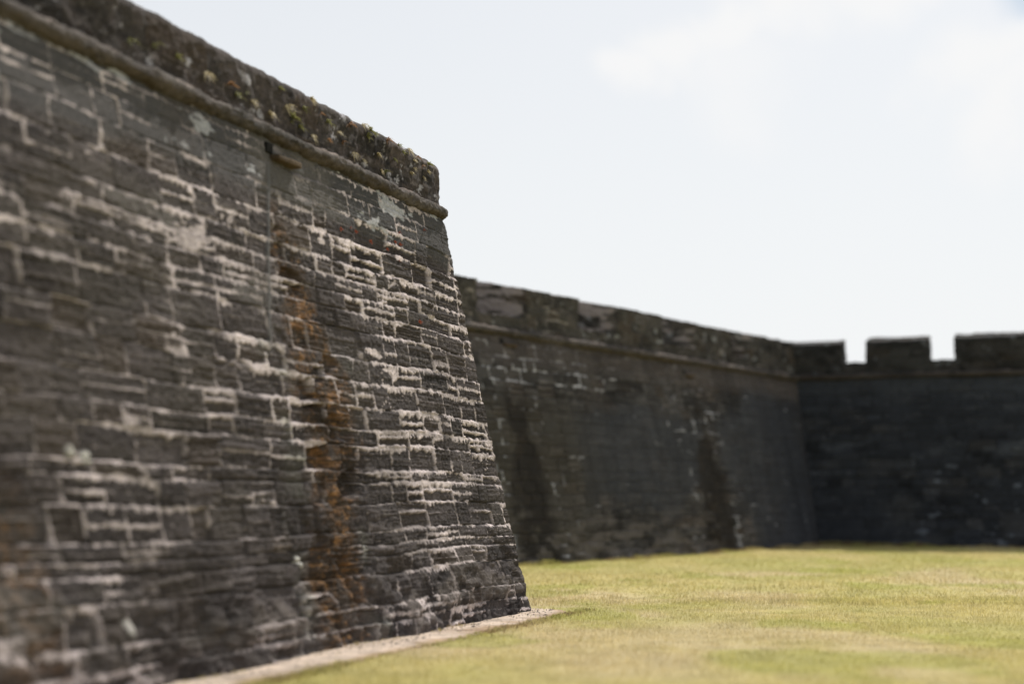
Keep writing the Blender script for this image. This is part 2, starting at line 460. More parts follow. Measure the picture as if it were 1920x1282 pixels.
def bastion_fn(U, Z, S):
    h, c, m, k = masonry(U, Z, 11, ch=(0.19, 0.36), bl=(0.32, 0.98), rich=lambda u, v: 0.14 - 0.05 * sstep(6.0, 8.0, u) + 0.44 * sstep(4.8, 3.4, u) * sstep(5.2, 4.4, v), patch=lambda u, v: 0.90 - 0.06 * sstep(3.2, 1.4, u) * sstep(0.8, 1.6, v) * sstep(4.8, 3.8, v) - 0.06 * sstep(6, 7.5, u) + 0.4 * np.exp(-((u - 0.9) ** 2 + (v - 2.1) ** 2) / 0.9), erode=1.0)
    # far left of the face: duller, more eroded render
    c = mixc(c, (0.030, 0.026, 0.026), sstep(5.0, 3.6, U) * (1 - m) * sstep(-0.4, 0.5, fbm(U * 1.2, Z * 1.8, 330, 4)) * 0.45)
    # ---- iron-brown seep below the drain
    uc = np.interp(Z, [0, 0.6, 1.2, 2.1, 3.0, 3.6, 4.4, 5.0], [5.75, 5.6, 5.45, 5.2, 5.4, 5.6, 5.6, 5.7])
    wd = np.interp(Z, [0, 1.2, 2.1, 3.0, 3.6, 4.4, 5.0], [0.75, 0.68, 0.74, 0.80, 0.52, 0.26, 0.12])
    q = np.abs(U - uc + 0.18 * fbm(U * 1.3, Z * 1.1, 301, 4)) / (wd * 0.88)
    seep = sstep(1.25, 0.5, q) * sstep(5.1, 4.3, Z)
    uc2 = 11.1; q2 = np.abs(U - uc2 + 0.25 * fbm(U, Z * 0.8, 302, 3)) / 0.7
    seep2 = sstep(1.2, 0.4, q2) * sstep(2.2, 1.0, Z)
    seep = np.maximum(seep, seep2 * 0.5)
    om = np.clip(seep * sstep(-0.75, 0.05, fbm(U * 2.6, Z * 4.2, 303, 5, 0.65) + 0.6 * (k['r3'] - 0.45)), 0, 1) * (1 - 0.7 * m)
    fl = fbm(U * 11, Z * 24, 304, 4, 0.65) + 0.5 * k['st']
    ocol = mixc(np.broadcast_to(np.array((0.050, 0.034, 0.022), np.float32), c.shape), (0.19, 0.098, 0.040), sstep(-0.15, 0.85, fl + 0.5 * fbm(U * 1.6, Z * 2.5, 320, 3)))
    c = c * (1 - om[..., None] * 0.85) + ocol * om[..., None] * 0.85
    bright = sstep(0.30, 0.75, fbm(U * 14, Z * 20, 305, 4, 0.7) + 0.4 * fbm(U * 2, Z * 3, 321, 3)) * om
    c = mixc(c, (0.36, 0.19, 0.07), bright * 0.8)
    core = sstep(0.75, 0.15, q + 0.5 * fbm(U * 1.8, Z * 1.1, 322, 4)) * sstep(5.0, 4.2, Z)
    c = mixc(c, (0.018, 0.014, 0.011), core * (1 - 0.5 * m) * sstep(-0.3, 0.3, fbm(U * 2.4, Z * 4, 323, 3)) * 0.75)
    # holes eaten out beside the seep
    cav = sstep(0.15, 0.5, fbm(U * 1.9, Z * 3.0, 306, 3)) * sstep(1.6, 0.7, q)
    h = h - 0.075 * cav * (1 - m) * sstep(5.0, 4.4, Z)
    h = h - 0.03 * seep * (1 - m) * k['r1']
    # white lime crust on the edges of the seep
    lime = sstep(0.9, 1.25, q) * sstep(2.1, 1.4, q) * sstep(4.2, 3.2, Z) * sstep(-0.1, 0.5, fbm(U * 1.7, Z * 2.2, 307, 4))
    c = mixc(c, (0.46, 0.46, 0.42), lime * m * 0.85)
    c = mixc(c, (0.085, 0.084, 0.070), lime * (1 - m) * 0.5)
    # smooth grey render below the drain and under the cordon
    band = sstep(4.9, 5.15, Z + 0.12 * fbm(U * 1.2, Z, 308, 4))
    c = mixc(c, np.array((0.075, 0.078, 0.082)), band * (1 - m) * 0.55)
    h = h * (1 - 0.45 * band)
    spl = band * sstep(0.42, 0.52, fbm(U * 1.5 + 4, Z * 3.5, 309, 5, 0.6) * 1.2 - 0.1 - 0.12 + 0.3 * sstep(5.35, 5.6, Z))
    c = mixc(c, (0.40, 0.41, 0.43), spl * 0.8)
    rp = sstep(1.25, 0.8, np.abs(U - 5.0) / 0.95 + 0.3 * fbm(U * 2, Z * 2, 310, 4)) * sstep(4.95, 5.1, Z)
    c = mixc(c, (0.10, 0.094, 0.088), rp * 0.75)
    # lead-grey streak from the drain
    us = np.interp(Z, [3.2, 3.5, 5.3, 5.5], [6.36, 6.33, 5.79, 5.75]) + 0.02 * fbm(U * 0, Z * 3, 311, 3)
    sk = sstep(0.036, 0.018, np.abs(U - us)) * sstep(3.1, 3.3, Z) * sstep(5.5, 5.3, Z)
    c = mixc(c, (0.11, 0.112, 0.115), sk * 0.7)
    h = h * (1 - sk) + sk * 0.0
    # white knobs of lime mortar low on the face
    for (a, b, r_) in [(9.54, 0.52, 0.13), (6.4, 0.95, 0.08), (9.75, 1.95, 0.10), (9.95, 2.0, 0.08)]:
        d_ = np.hypot(U - a, (Z - b) * 1.2) + 0.03 * fbm(U * 6, Z * 6, 312, 3)
        g = sstep(r_, r_ * 0.5, d_)
        c = mixc(c, (0.55, 0.54, 0.50), g * 0.95); h = h + 0.02 * g
    # chalky smears across the middle left
    sm = sstep(0.35, 0.75, fbm(U * 0.8 + 20, Z * 1.6, 313, 5, 0.6) * sstep(5.2, 4.2, Z)) * sstep(5.5, 7, U)
    c = mixc(c, (0.17, 0.16, 0.15), sm * 0.45)
    # moss/olive film
    c = mixc(c, (0.085, 0.074, 0.066), sstep(0.1, 0.7, fbm(U * 0.9 + 7, Z * 0.9, 314, 3)) * sstep(6, 8, U) * 0.35)
    # footing courses: big rounded lumps
    ft = sstep(1.25, 0.5, Z + 0.2 * fbm(U * 0.7, Z, 315, 2))
    lump = fbm(U * 1.9, Z * 3.1, 316, 3)
    h = h + ft * (0.045 * lump + 0.03 * fbm(U * 5, Z * 7, 317, 3)) + 0.05 * ft * sstep(0.0, 1.5, S)
    c = c * (1 - (ft * (1 - m) * 0.15)[..., None])
    c = mixc(c, (0.15, 0.13, 0.115), ft * sstep(0, 0.6, lump) * 0.5 * (1 - om))
    # quoins: ragged arris
    cn_ = np.exp(-S / 0.22)
    h = h * (1 - 0.5 * cn_) + cn_ * (0.014 * fbm(Z * 0 + 3, Z * 5.5, 318, 4, 0.65) + 0.008 * fbm(Z * 0 + 9, Z * 19, 319, 2) - 0.008)
    # concave/ convex line of the arris with wear near top
    return h, c

def weather_fn(seed, **kw):
    def f(U, Z, S):
        h, c, m, k = masonry(U, Z, seed, **kw)
        return h, c
    return f

# one continuous skin: face, arris, hidden flank
VA, QA, CA = wall_grid(PB, 0, 17.0, 0.016, -0.25, 5.80, 0.0115, bastion_fn)
me = raw_mesh('wall_face', VA, QA, CA)
link_mesh('wall_face', me, M_STONE, bastion)
def bflank_fn(U, Z, S):
    h, c, m, k = masonry(U + 50, Z, 12, ch=(0.25, 0.38), bl=(0.42, 1.1), rich=0.15, patch=0.62)
    hA, _ = bastion_fn(np.zeros((1, Z.shape[1])) + PB.shift(0) * K_BAT * Z[:1], Z[:1], np.zeros((1, Z.shape[1])))
    w = sstep(0.3, 0.0, S)
    return h * (1 - w) + hA * w, c
VB, QB, CBc = wall_grid(PB, 1, 8.6, 0.035, -0.25, 5.80, 0.0115, bflank_fn)
link_mesh('flank_face', raw_mesh('flank_face', VB, QB, CBc), M_STONE, bastion)

def sweep_profile(plan, sides, prof, seed, amp, colfn, closed=False, seg=None):
    """prof: list of (inset, z) going from outer bottom over the top; sides: [(side, S list)]"""
    parts = []
    prof = np.asarray(prof, float)
    for side, s in sides:
        S, J = np.meshgrid(s, np.arange(len(prof)), indexing='ij')
        e = prof[J, 0]; z = prof[J, 1]
        P = plan.pt(side, S, e, z)
        x, y, zz = P[..., 0], P[..., 1], P[..., 2]
        # outward direction of the profile
        tg = np.gradient(prof, axis=0); nn = np.stack([-tg[:, 1], tg[:, 0]], -1)
        nn /= np.linalg.norm(nn, axis=1)[:, None] + 1e-9
        U = S + plan.shift(side) * e
        dsp = 0.8 * amp * fbm3(x * 3.2, y * 3.2, zz * 4.5, seed, 5) + amp * 0.7 * fbm3(x * 10, y * 10, zz * 13, seed + 31, 3)
        if seg is not None:
            dsp = dsp + seg(U) - 0.016 * sstep(0.15, 0.6, fbm(U * 5.5, z * 16, seed + 60, 4, 0.65)) + 0.006 * fbm(U * 24, z * 30, seed + 61, 3)
        P2 = plan.pt(side, S, e + nn[J, 0] * dsp, z + nn[J, 1] * dsp)
        V = P2.reshape(-1, 3)
        Q = grid_quads(len(s), len(prof))
        # orientation from the lower outer strip
        nq = len(prof) - 1
        a, b, c_ = V[Q[:, 0]], V[Q[:, 1]], V[Q[:, 2]]
        nrm = np.cross(b - a, c_ - a); ref = np.stack([np.append(plan.n[side], 0.3)] * len(nrm))
        if (nrm * ref).sum() < 0: Q = Q[:, ::-1]
        parts.append((V, Q, colfn(U, z, P).reshape(-1, 3)))
    return merge(parts)

def arc(cx, cz, r, a0, a1, n):
    a = np.radians(np.linspace(a0, a1, n))
    return [(cx - r * math.cos(t), cz + r * math.sin(t)) for t in a]     # angle 0 = outwards

def cordon_col(seed, dark=1.0):
    def f(U, z, P):
        x, y, zz = P[..., 0], P[..., 1], P[..., 2]
        c = np.broadcast_to(np.array((0.080, 0.071, 0.066), np.float32), P.shape).copy()
        c *= (1 + 0.5 * fbm3(x * 3, y * 3, zz * 3, seed, 5))[..., None]
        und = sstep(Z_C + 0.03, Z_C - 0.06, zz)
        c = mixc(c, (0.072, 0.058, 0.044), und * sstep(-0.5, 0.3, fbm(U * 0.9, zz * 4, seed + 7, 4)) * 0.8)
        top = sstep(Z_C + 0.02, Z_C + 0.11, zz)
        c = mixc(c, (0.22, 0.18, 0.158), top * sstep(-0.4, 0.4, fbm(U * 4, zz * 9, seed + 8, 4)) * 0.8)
        blot = sstep(0.3, 0.6, fbm(U * 1.3, zz * 5, seed + 9, 4))
        c = mixc(c, (0.04, 0.038, 0.034), blot * 0.6)
        c = c * (1 + 0.45 * fbm(U * 13, zz * 26, seed + 10, 4, 0.7))[..., None]
        return np.clip(c * dark, 0.01, 0.7)
    return f

def seg_groove(seed, lmin=0.55, lmax=1.0):
    rs = np.random.RandomState(seed)
    j = [-2.0]
    while j[-1] < 45: j.append(j[-1] + rs.uniform(lmin, lmax))
    j = np.array(j); off = rs.uniform(-0.016, 0.014, len(j))
    def f(U):
        i = np.clip(np.searchsorted(j, U) - 1, 0, len(j) - 2)
        d = np.minimum(U - j[i], j[i + 1] - U)
        return off[i] - 0.022 * np.exp(-(d / 0.014) ** 2)
    return f

E_T = K_BAT * Z_C
# cordon: half-round moulding on the arris of the batter
prof_c = [(E_T + 0.25, Z_C - 0.106)] + arc(E_T + 0.01, Z_C, 0.104, -80, 80, 17) + [(E_T + 0.25, Z_C + 0.104)]
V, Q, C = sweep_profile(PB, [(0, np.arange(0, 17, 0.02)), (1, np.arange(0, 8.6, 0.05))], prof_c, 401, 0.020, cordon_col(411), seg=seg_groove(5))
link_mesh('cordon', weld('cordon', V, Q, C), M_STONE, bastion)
# parapet with worn, rounded top that slopes up inwards
def par_profile(e0, z0, z1, z2, th, r=0.13):
    p = [(e0, z) for z in np.arange(z0, z1 - r, 0.022)]
    p += arc(e0 + r, z1 - r, r, 0, 78, 8)
    n = 30
    for t in np.linspace(0.02, 1, n):
        p.append((e0 + r + (th - r) * t, z1 + (z2 - z1) * t))
    p.append((e0 + th, z0))
    return p
def par_col(seed):
    def f(U, z, P):
        x, y, zz = P[..., 0], P[..., 1], P[..., 2]
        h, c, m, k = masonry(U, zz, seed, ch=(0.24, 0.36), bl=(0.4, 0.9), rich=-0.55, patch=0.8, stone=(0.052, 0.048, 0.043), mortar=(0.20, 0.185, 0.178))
        s = sstep(0.50, 0.60, fbm(U * 3.4, zz * 6.2, seed + 40, 5, 0.65))
        c = mixc(c, (0.36, 0.37, 0.38), s * 0.85)
        w_ = sstep(0.0, 0.5, fbm(U * 5, zz * 7, seed + 42, 4))
        c = mixc(c, (0.092, 0.080, 0.076), w_ * 0.4)
        c = c * np.array((0.98, 0.94, 1.0)) * (1 + 0.35 * fbm(U * 16, zz * 22, seed + 44, 3, 0.7))[..., None]
        return c
    return f
prof_p = par_profile(E_T + 0.05, Z_C + 0.09, 6.56, 6.72, 1.5)
V, Q, C = sweep_profile(PB, [(0, np.arange(0, 17, 0.022)), (1, np.arange(0, 8.4, 0.06))], prof_p, 421, 0.019, par_col(431))
link_mesh('parapet', weld('parapet', V, Q, C), M_STONE, bastion)
# drain below the cordon: dark spout hole over a brown drip stone
def block_on(plan, side, U, z, wu, hz, out, inn, seed, amp, col):
    c = []
    for zz_ in (z - hz / 2, z + hz / 2):
        e_ref = K_BAT * z
        for uu, ee in ((U - wu / 2, -out), (U + wu / 2, -out), (U + wu / 2, inn), (U - wu / 2, inn)):
            e = e_ref + ee
            c.append(plan.pt(side, uu - plan.shift(side) * e, e, zz_))
    colfn = lambda x, y, zz: np.clip(np.asarray(col, np.float32) * (1 + 0.5 * fbm3(x * 4, y * 4, zz * 4, seed, 4))[:, None], 0.004, 0.8)
    return hexa(c, 0.03, amp, seed, colfn)
def add_drain(plan, side, U, z, parent, du=-0.38, col=(0.085, 0.062, 0.040), s=1.0):
    V, Q, C = block_on(plan, side, U + du * s, z - 0.17 * s, 0.66 * s, 0.075 * s, 0.12 * s, 0.15, 77, 0.012, col)
    link_mesh('drip_stone', weld('drip_stone', V, Q, C), M_STONE, parent)
    V, Q, C = block_on(plan, side, U, z - 0.05 * s, 0.17 * s, 0.15 * s, 0.012, 0.2, 78, 0.004, (0.01, 0.01, 0.01))
    link_mesh('drain_hole', weld('drain_hole', V, Q, C), M_HOLE, parent)
add_drain(PB, 0, 5.72, 5.64, bastion, s=0.8)

# earth-and-rubble body behind the skin
def pl(plan, side, S, e):
    p = plan.pt(side, S, e, 0.0); return (float(p[0]), float(p[1]))
a0 = pl(PB, 0, 17.0, E_T + 0.35); a1_ = pl(PB, 0, 0, E_T + 0.35); a2_ = pl(PB, 1, 8.6, E_T + 0.35)
a3_ = pl(PB, 0, 17.0, 9.0)
prism('rampart_body', [a0, a1_, a2_, (-12.0, 22.0), a3_], -0.2, Z_C + 0.05, bastion, M_STONE)

# ================================================================ CURTAIN WALL
curtain = empty('rampart', (KC[0] + d2[0] * 10, KC[1] + d2[1] * 10, 0), 'long shaded dark wall with embrasures receding behind the bastion to the far corner', 'fortress wall')
def curtain_fn(U, Z, S):
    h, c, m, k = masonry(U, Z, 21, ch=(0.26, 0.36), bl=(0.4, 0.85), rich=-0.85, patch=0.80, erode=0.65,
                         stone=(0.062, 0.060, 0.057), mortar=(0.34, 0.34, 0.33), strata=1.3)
    # only scattered white pointing survives, mostly high on the wall
    up = sstep(3.9, 4.6, Z)
    dj = np.minimum(np.minimum(k['dT'], k['dv']), k['dB'])
    zone = 0.55 * up * sstep(11.0, 13.5, U) * sstep(5.6, 5.3, Z) + 0.28 * up * sstep(8.5, 10, U) + 0.25 * sstep(2.6, 1.6, Z) * sstep(13, 15, U)
    zone = zone + 0.55 * sstep(0.9, 0.3, np.abs(U - 5.9)) * sstep(2.8, 3.6, Z) + 0.35 * sstep(0.8, 0.2, np.abs(U - 8.0)) * sstep(2.0, 3.0, Z)
    zone = zone + 0.55 * np.exp(-((U - 3.6) / 0.5) ** 2 - ((Z - 5.0) / 0.45) ** 2)
    wp = sstep(0.34, 0.50, fbm(U * 1.1, Z * 2.6, 502, 5, 0.6) + zone - 0.26)
    w = sstep(0.028, 0.010, dj - 0.016 * k['rag'] - 0.010 * k['rag2']) * wp * sstep(-0.35, 0.15, fbm(U * 3.2, Z * 4.0, 530, 4, 0.65))
    c = mixc(c, (0.50, 0.51, 0.52), w * 0.95); h = h * (1 - w) + 0.004 * w
    # smooth blue-grey crust covering the middle
    sm = sstep(1.15, 0.8, np.hypot((U - 10.6) / 4.2, (Z - 2.7) / 1.75) + 0.32 * fbm(U * 0.9, Z * 0.9, 503, 4))
    sm2 = sstep(1.15, 0.8, np.hypot((U - 2.6) / 3.2, (Z - 2.6) / 2.9) + 0.25 * fbm(U * 0.9, Z * 0.9, 504, 4))
    sm = np.maximum(sm, sm2)
    c = mixc(c, np.array((0.046, 0.050, 0.056)) * (1 + 0.25 * k['pit'] + 0.2 * fbm(U * 2, Z * 2, 531, 5))[..., None], sm * 0.72 * (1 - w * 0.7))
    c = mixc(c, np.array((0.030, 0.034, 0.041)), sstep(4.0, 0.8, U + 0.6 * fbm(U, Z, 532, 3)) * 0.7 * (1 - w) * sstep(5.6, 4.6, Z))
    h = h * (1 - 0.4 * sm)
    cl = sstep(0.035, 0.0, k['dB'] + 0.02 * k['rag2']) * sstep(-0.5, 0.2, fbm(U * 0.8, Z * 1.5, 533, 3))
    c = mixc(c, (0.018, 0.017, 0.016), cl * 0.6 * (1 - w))
    c = c * (1 + 0.35 * k['st'] * (1 - 0.6 * sm))[..., None]
    c = mixc(c, (0.060, 0.054, 0.041), sstep(12, 15, U) * sstep(4.6, 3.6, Z) * 0.55)
    # brown seeps below the two drains
    for (uc, w0, w1, zt) in ((16.4, 0.45, 1.05, 4.6), (6.8, 0.30, 1.0, 4.8)):
        ww = w0 + (w1 - w0) * sstep(4.6, 0.4, Z)
        q = np.abs(U - uc + 0.22 * fbm(U * 1.2, Z * 0.8, 505 + int(uc), 4)) / ww
        s_ = sstep(1.2, 0.5, q) * sstep(zt + 0.2, zt - 0.6, Z)
        dk = s_ * sstep(-0.75, -0.05, fbm(U * 2, Z * 2.6, 506, 4) + 0.35 * sstep(2.5, 0.5, Z))
        c = mixc(c, (0.020, 0.018, 0.016), dk * 0.9)
        og = dk * sstep(0.15, 0.5, fbm(U * 3, Z * 5, 507, 4))
        c = mixc(c, (0.050, 0.038, 0.026), og * 0.25)
        ed = sstep(0.8, 1.2, q) * sstep(2.3, 1.3, q) * sstep(0.1, 0.45, fbm(U * 2.2, Z * 3.4, 508, 5, 0.6)) * sstep(5.2, 4.4, Z)
        ed *= sstep(0.05, 0.02, np.minimum(k['dT'], k['dv']) - 0.01)
        c = mixc(c, (0.36, 0.37, 0.37), ed * 0.85)
    # green-brown film on the left half
    # warm band under the cordon
    c = mixc(c, (0.090, 0.078, 0.070), sstep(4.8, 5.3, Z + 0.1 * fbm(U, Z, 509, 3)) * 0.55)
    # vertical rain streaks
    stv = fbm(U * 2.6, Z * 0.22, 510, 4, 0.6)
    c = c * (1 + 0.20 * stv)[..., None] * np.array((0.94, 0.93, 0.98))
    ft = sstep(1.0, 0.3, Z)
    c = mixc(c, (0.125, 0.112, 0.105), sstep(1.7, 0.6, Z) * sstep(-0.1, 0.4, fbm(U * 1.6, Z * 5, 511, 4)) * 0.65 * sstep(6, 8, U))
    h = h + ft * 0.03 * fbm(U * 2, Z * 3, 512, 3)
    return h, np.clip(c, 0.008, 0.8)
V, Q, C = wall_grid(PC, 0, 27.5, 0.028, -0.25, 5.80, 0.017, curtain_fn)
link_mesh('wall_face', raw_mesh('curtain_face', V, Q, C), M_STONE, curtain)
prof_k = [(E_T + 0.25, Z_C - 0.125)] + arc(E_T + 0.0, Z_C, 0.122, -80, 80, 17) + [(E_T + 0.25, Z_C + 0.122)]
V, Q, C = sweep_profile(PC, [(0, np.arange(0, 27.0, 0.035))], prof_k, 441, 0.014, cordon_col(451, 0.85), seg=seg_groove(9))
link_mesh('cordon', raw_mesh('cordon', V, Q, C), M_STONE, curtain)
add_drain(PC, 0, 16.55, 5.60, curtain, du=-0.4, s=0.75)
add_drain(PC, 0, 7.25, 5.48, curtain, du=-0.4, s=0.75)

EP = E_T + 0.075            # outer plane of the parapets
def merlon(plan, side, S0, S1, z0, z1, z2, th, sp0, sp1, seed, parent, name, plaster=0.0, du=0.05, amp=0.04):
    """S0<S1 at the outer plane; sp0/sp1: how much each end grows inwards (splayed embrasure)"""
    c = []
    for zz0, zz1 in ((z0, z0), (z1, z2)):
        c += [plan.pt(side, S0, EP, zz0), plan.pt(side, S1, EP, zz0)]
        # inner edge; S measured on the outer plane so the mitre slide is taken out
        sl = plan.shift(side) * th
        c += [plan.pt(side, S1 + sp1 - sl, EP + th, zz1), plan.pt(side, S0 - sp0 - sl, EP + th, zz1)]
    dd = plan.d[side]
    V, Q, C = hexa(c, du, amp, seed, rubble_col(dd[0], dd[1], seed, plaster))
    if plaster > -0.1:
        # cheek plaster: pinkish render with stone showing through
        U_ = V[:, 0] * dd[0] + V[:, 1] * dd[1]
        uo0 = float(plan.pt(side, S0, EP, 0)[:2] @ dd); uo1 = float(plan.pt(side, S1, EP, 0)[:2] @ dd)
        nn = plan.n[side]
        w = float(plan.pt(side, S0, EP, 0)[:2] @ nn) - (V[:, :2] @ nn)
        ck = sstep(0.06, 0.10, w) * sstep(th + 0.5, th, w)
        nz = fbm(w * 2.2, V[:, 2] * 7.5, seed + 70, 4) + (0.0 if plaster > 0.2 else 0.28)
        c2 = mixc(C, (0.225, 0.20, 0.195), ck * sstep(0.20, 0.05, nz) * 0.95)
        C = c2
    return link_mesh(name, weld(name, V, Q, C), M_STONE, parent)

ZP0, ZP1, ZP2, ZS = Z_C + 0.05, 7.04, 7.33, 6.24
edges = [0.0, 3.23, 4.75, 7.00, 9.15, 11.69, 13.71, 16.23, 18.32, 20.8, 22.9, 27.0]
for i in range(len(edges) - 1):
    S0, S1 = edges[i], edges[i + 1]
    if i % 2 == 0:
        merlon(PC, 0, S0, S1, ZP0, ZP1 + [0.0, 0, -0.03, 0, 0.02, 0, 0.0, 0, -0.02, 0, 0][i], ZP2, 1.35,
               0.68 if i > 0 else 0.4, 0.68 if i < 10 else 0, 600 + i * 7, curtain, 'merlon', plaster=0.15 if i != 6 else 0.3, du=0.04)
    else:
        merlon(PC, 0, S0 - 0.1, S1 + 0.1, ZP0, ZS, ZS + 0.04, 1.30, 0.2, 0.2, 640 + i * 7, curtain, 'embrasure_sill', plaster=0.0)
# ================================================================ FAR FLANK
flank = empty('rampart', (KC[0] + d3[0] * 5, KC[1] + d3[1] * 5, 0), 'darkest wall facing the camera at the far right, with two sky-filled notches', 'fortress wall')
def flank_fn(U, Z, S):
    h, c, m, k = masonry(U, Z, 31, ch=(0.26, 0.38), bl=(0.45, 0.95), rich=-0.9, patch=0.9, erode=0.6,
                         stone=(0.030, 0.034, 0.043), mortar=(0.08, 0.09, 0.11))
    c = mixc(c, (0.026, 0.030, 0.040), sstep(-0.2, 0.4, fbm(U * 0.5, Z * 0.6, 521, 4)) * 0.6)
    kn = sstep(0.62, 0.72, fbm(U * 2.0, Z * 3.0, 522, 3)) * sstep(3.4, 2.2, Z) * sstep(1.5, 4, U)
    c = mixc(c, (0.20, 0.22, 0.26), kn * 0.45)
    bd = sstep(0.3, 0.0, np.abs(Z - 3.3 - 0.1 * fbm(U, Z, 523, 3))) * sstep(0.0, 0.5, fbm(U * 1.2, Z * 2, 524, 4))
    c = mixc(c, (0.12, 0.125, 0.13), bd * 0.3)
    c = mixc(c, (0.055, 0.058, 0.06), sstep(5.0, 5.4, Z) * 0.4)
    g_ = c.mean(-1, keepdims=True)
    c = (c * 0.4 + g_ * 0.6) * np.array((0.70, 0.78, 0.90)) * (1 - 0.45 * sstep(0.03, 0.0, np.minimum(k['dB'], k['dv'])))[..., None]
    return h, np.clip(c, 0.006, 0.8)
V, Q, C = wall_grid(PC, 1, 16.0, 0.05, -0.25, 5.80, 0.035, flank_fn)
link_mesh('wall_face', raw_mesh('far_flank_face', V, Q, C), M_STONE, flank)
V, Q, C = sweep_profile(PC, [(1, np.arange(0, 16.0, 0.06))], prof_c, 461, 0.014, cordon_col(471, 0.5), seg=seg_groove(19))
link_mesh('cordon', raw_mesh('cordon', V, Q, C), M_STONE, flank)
NOTCH = [(1.66, 2.44), (4.58, 5.40), (8.2, 9.0), (11.8, 12.6)]
fe = [0.0]
for a, b in NOTCH: fe += [a, b]
fe.append(16.0)
for i in range(len(fe) - 1):
    S0, S1 = fe[i], fe[i + 1]
    if i % 2 == 0:
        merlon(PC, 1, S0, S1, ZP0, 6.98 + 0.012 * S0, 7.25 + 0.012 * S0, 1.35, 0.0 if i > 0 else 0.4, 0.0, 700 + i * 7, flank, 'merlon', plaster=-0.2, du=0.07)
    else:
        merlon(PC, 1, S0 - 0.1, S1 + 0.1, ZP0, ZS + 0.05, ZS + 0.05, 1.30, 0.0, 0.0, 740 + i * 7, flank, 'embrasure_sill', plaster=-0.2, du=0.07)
b0 = pl(PC, 0, 27.0, E_T + 0.35); b1 = pl(PC, 0, 0, E_T + 0.35); b2 = pl(PC, 0, 0, 8.0); b3 = pl(PC, 0, 33, 8.0)
mid = pl(PC, 0, 0, E_T + 0.35)
prism('rampart_body', [b0, b1, (b1[0] - 3.0, b1[1] + 5.0), b3], -0.2, Z_C + 0.10, curtain, M_STONE)
c2 = pl(PC, 1, 16.0, E_T + 0.35)
prism('rampart_body', [b1, c2, (c2[0] + 2, c2[1] + 6), (b1[0] - 2.9, b1[1] + 5.0)], -0.2, Z_C + 0.10, flank, M_STONE)

# ================================================================ GROUND
def ground_z(x, y):
    return 0.035 * fbm(x * 0.22, y * 0.22, 801, 3) * sstep(0, 4, y) * 1.0

def grass_mix(x, y):
    straw = fbm(x * 0.42, y * 0.20, 811, 4, 0.55) + 0.25 * fbm(x * 2.4, y * 1.6, 812, 4)
    pink = fbm(x * 0.30 + 5, y * 0.26, 813, 4)
    return straw, pink
def grass_col(x, y):
    s, p = grass_mix(x, y)
    g = np.broadcast_to(np.array((0.42, 0.39, 0.145), np.float32), x.shape + (3,)).copy()
    g = mixc(g, (0.50, 0.43, 0.190), sstep(-0.55, 0.55, s) * 0.85)
    g = mixc(g, (0.54, 0.45, 0.27), sstep(0.15, 0.75, p) * 0.75)
    g = mixc(g, (0.33, 0.345, 0.075), sstep(0.25, 0.6, fbm(x * 0.7 + 9, y * 0.5, 814, 4)) * 0.5)
    return g * (1 + 0.16 * fbm(x * 4, y * 4, 815, 4))[..., None]

gx = np.concatenate([np.linspace(-600, -16, 24), np.arange(-15, 25, 0.12), np.linspace(26, 600, 24)])
gy = np.concatenate([np.linspace(-200, -1, 12), np.arange(0, 55, 0.12), np.linspace(56, 1200, 30)])
GX, GY = np.meshgrid(gx, gy, indexing='ij')
GZ = ground_z(GX, GY)
V = np.stack([GX, GY, GZ], -1).reshape(-1, 3)
Q = orient(V, grid_quads(len(gx), len(gy)), np.array([0, 0, 1.0]))
M_TURF = stone_mat('turf', fine=0.5, bump=0.03)
g = link_mesh('ground', raw_mesh('ground', V, Q, grass_col(GX, GY).reshape(-1, 3)), M_TURF)
g['kind'] = 'structure'; g['label'] = 'short dry grass lawn of the moat'

# sandy margin along the foot of the bastion, running a little past the corner
s = np.arange(-0.55, 16, 0.05); t = np.linspace(-0.25, 1, 12)
S, T = np.meshgrid(s, t, indexing='ij')
wd = (0.70 + 0.10 * fbm(S * 0.9, S * 0, 821, 4) + 0.05 * fbm(S * 5, S * 0, 822, 3)) * sstep(-0.6, 0.5, S + 0.1) ** 0.6
Tm = np.where(T < 0, T, T * wd)
X = CB[0] + d1[0] * S + n1[0] * Tm; Y = CB[1] + d1[1] * S + n1[1] * Tm
V = np.stack([X, Y, ground_z(X, Y) + 0.010 + 0.004 * fbm(X * 6, Y * 6, 823, 3)], -1).reshape(-1, 3)
Q = orient(V, grid_quads(len(s), len(t)), np.array([0, 0, 1.0]))
pc = mixc(np.broadcast_to(np.array((0.60, 0.50, 0.415), np.float32), X.shape + (3,)), (0.42, 0.31, 0.21), sstep(0.55, 1.0, T + 0.4 * fbm(X * 3, Y * 3, 824, 4)))
pc = mixc(pc, (0.30, 0.21, 0.14), sstep(0.1, 0.6, fbm(X * 1.6, Y * 1.6, 826, 5, 0.65)) * 0.35)
pc = pc * (1 + 0.30 * fbm(X * 5, Y * 5, 825, 4))[..., None]
p = link_mesh('path', raw_mesh('path', V, Q, pc.reshape(-1, 3)), M_TURF)
p['kind'] = 'structure'; p['label'] = 'narrow bare sandy margin along the foot of the bastion'

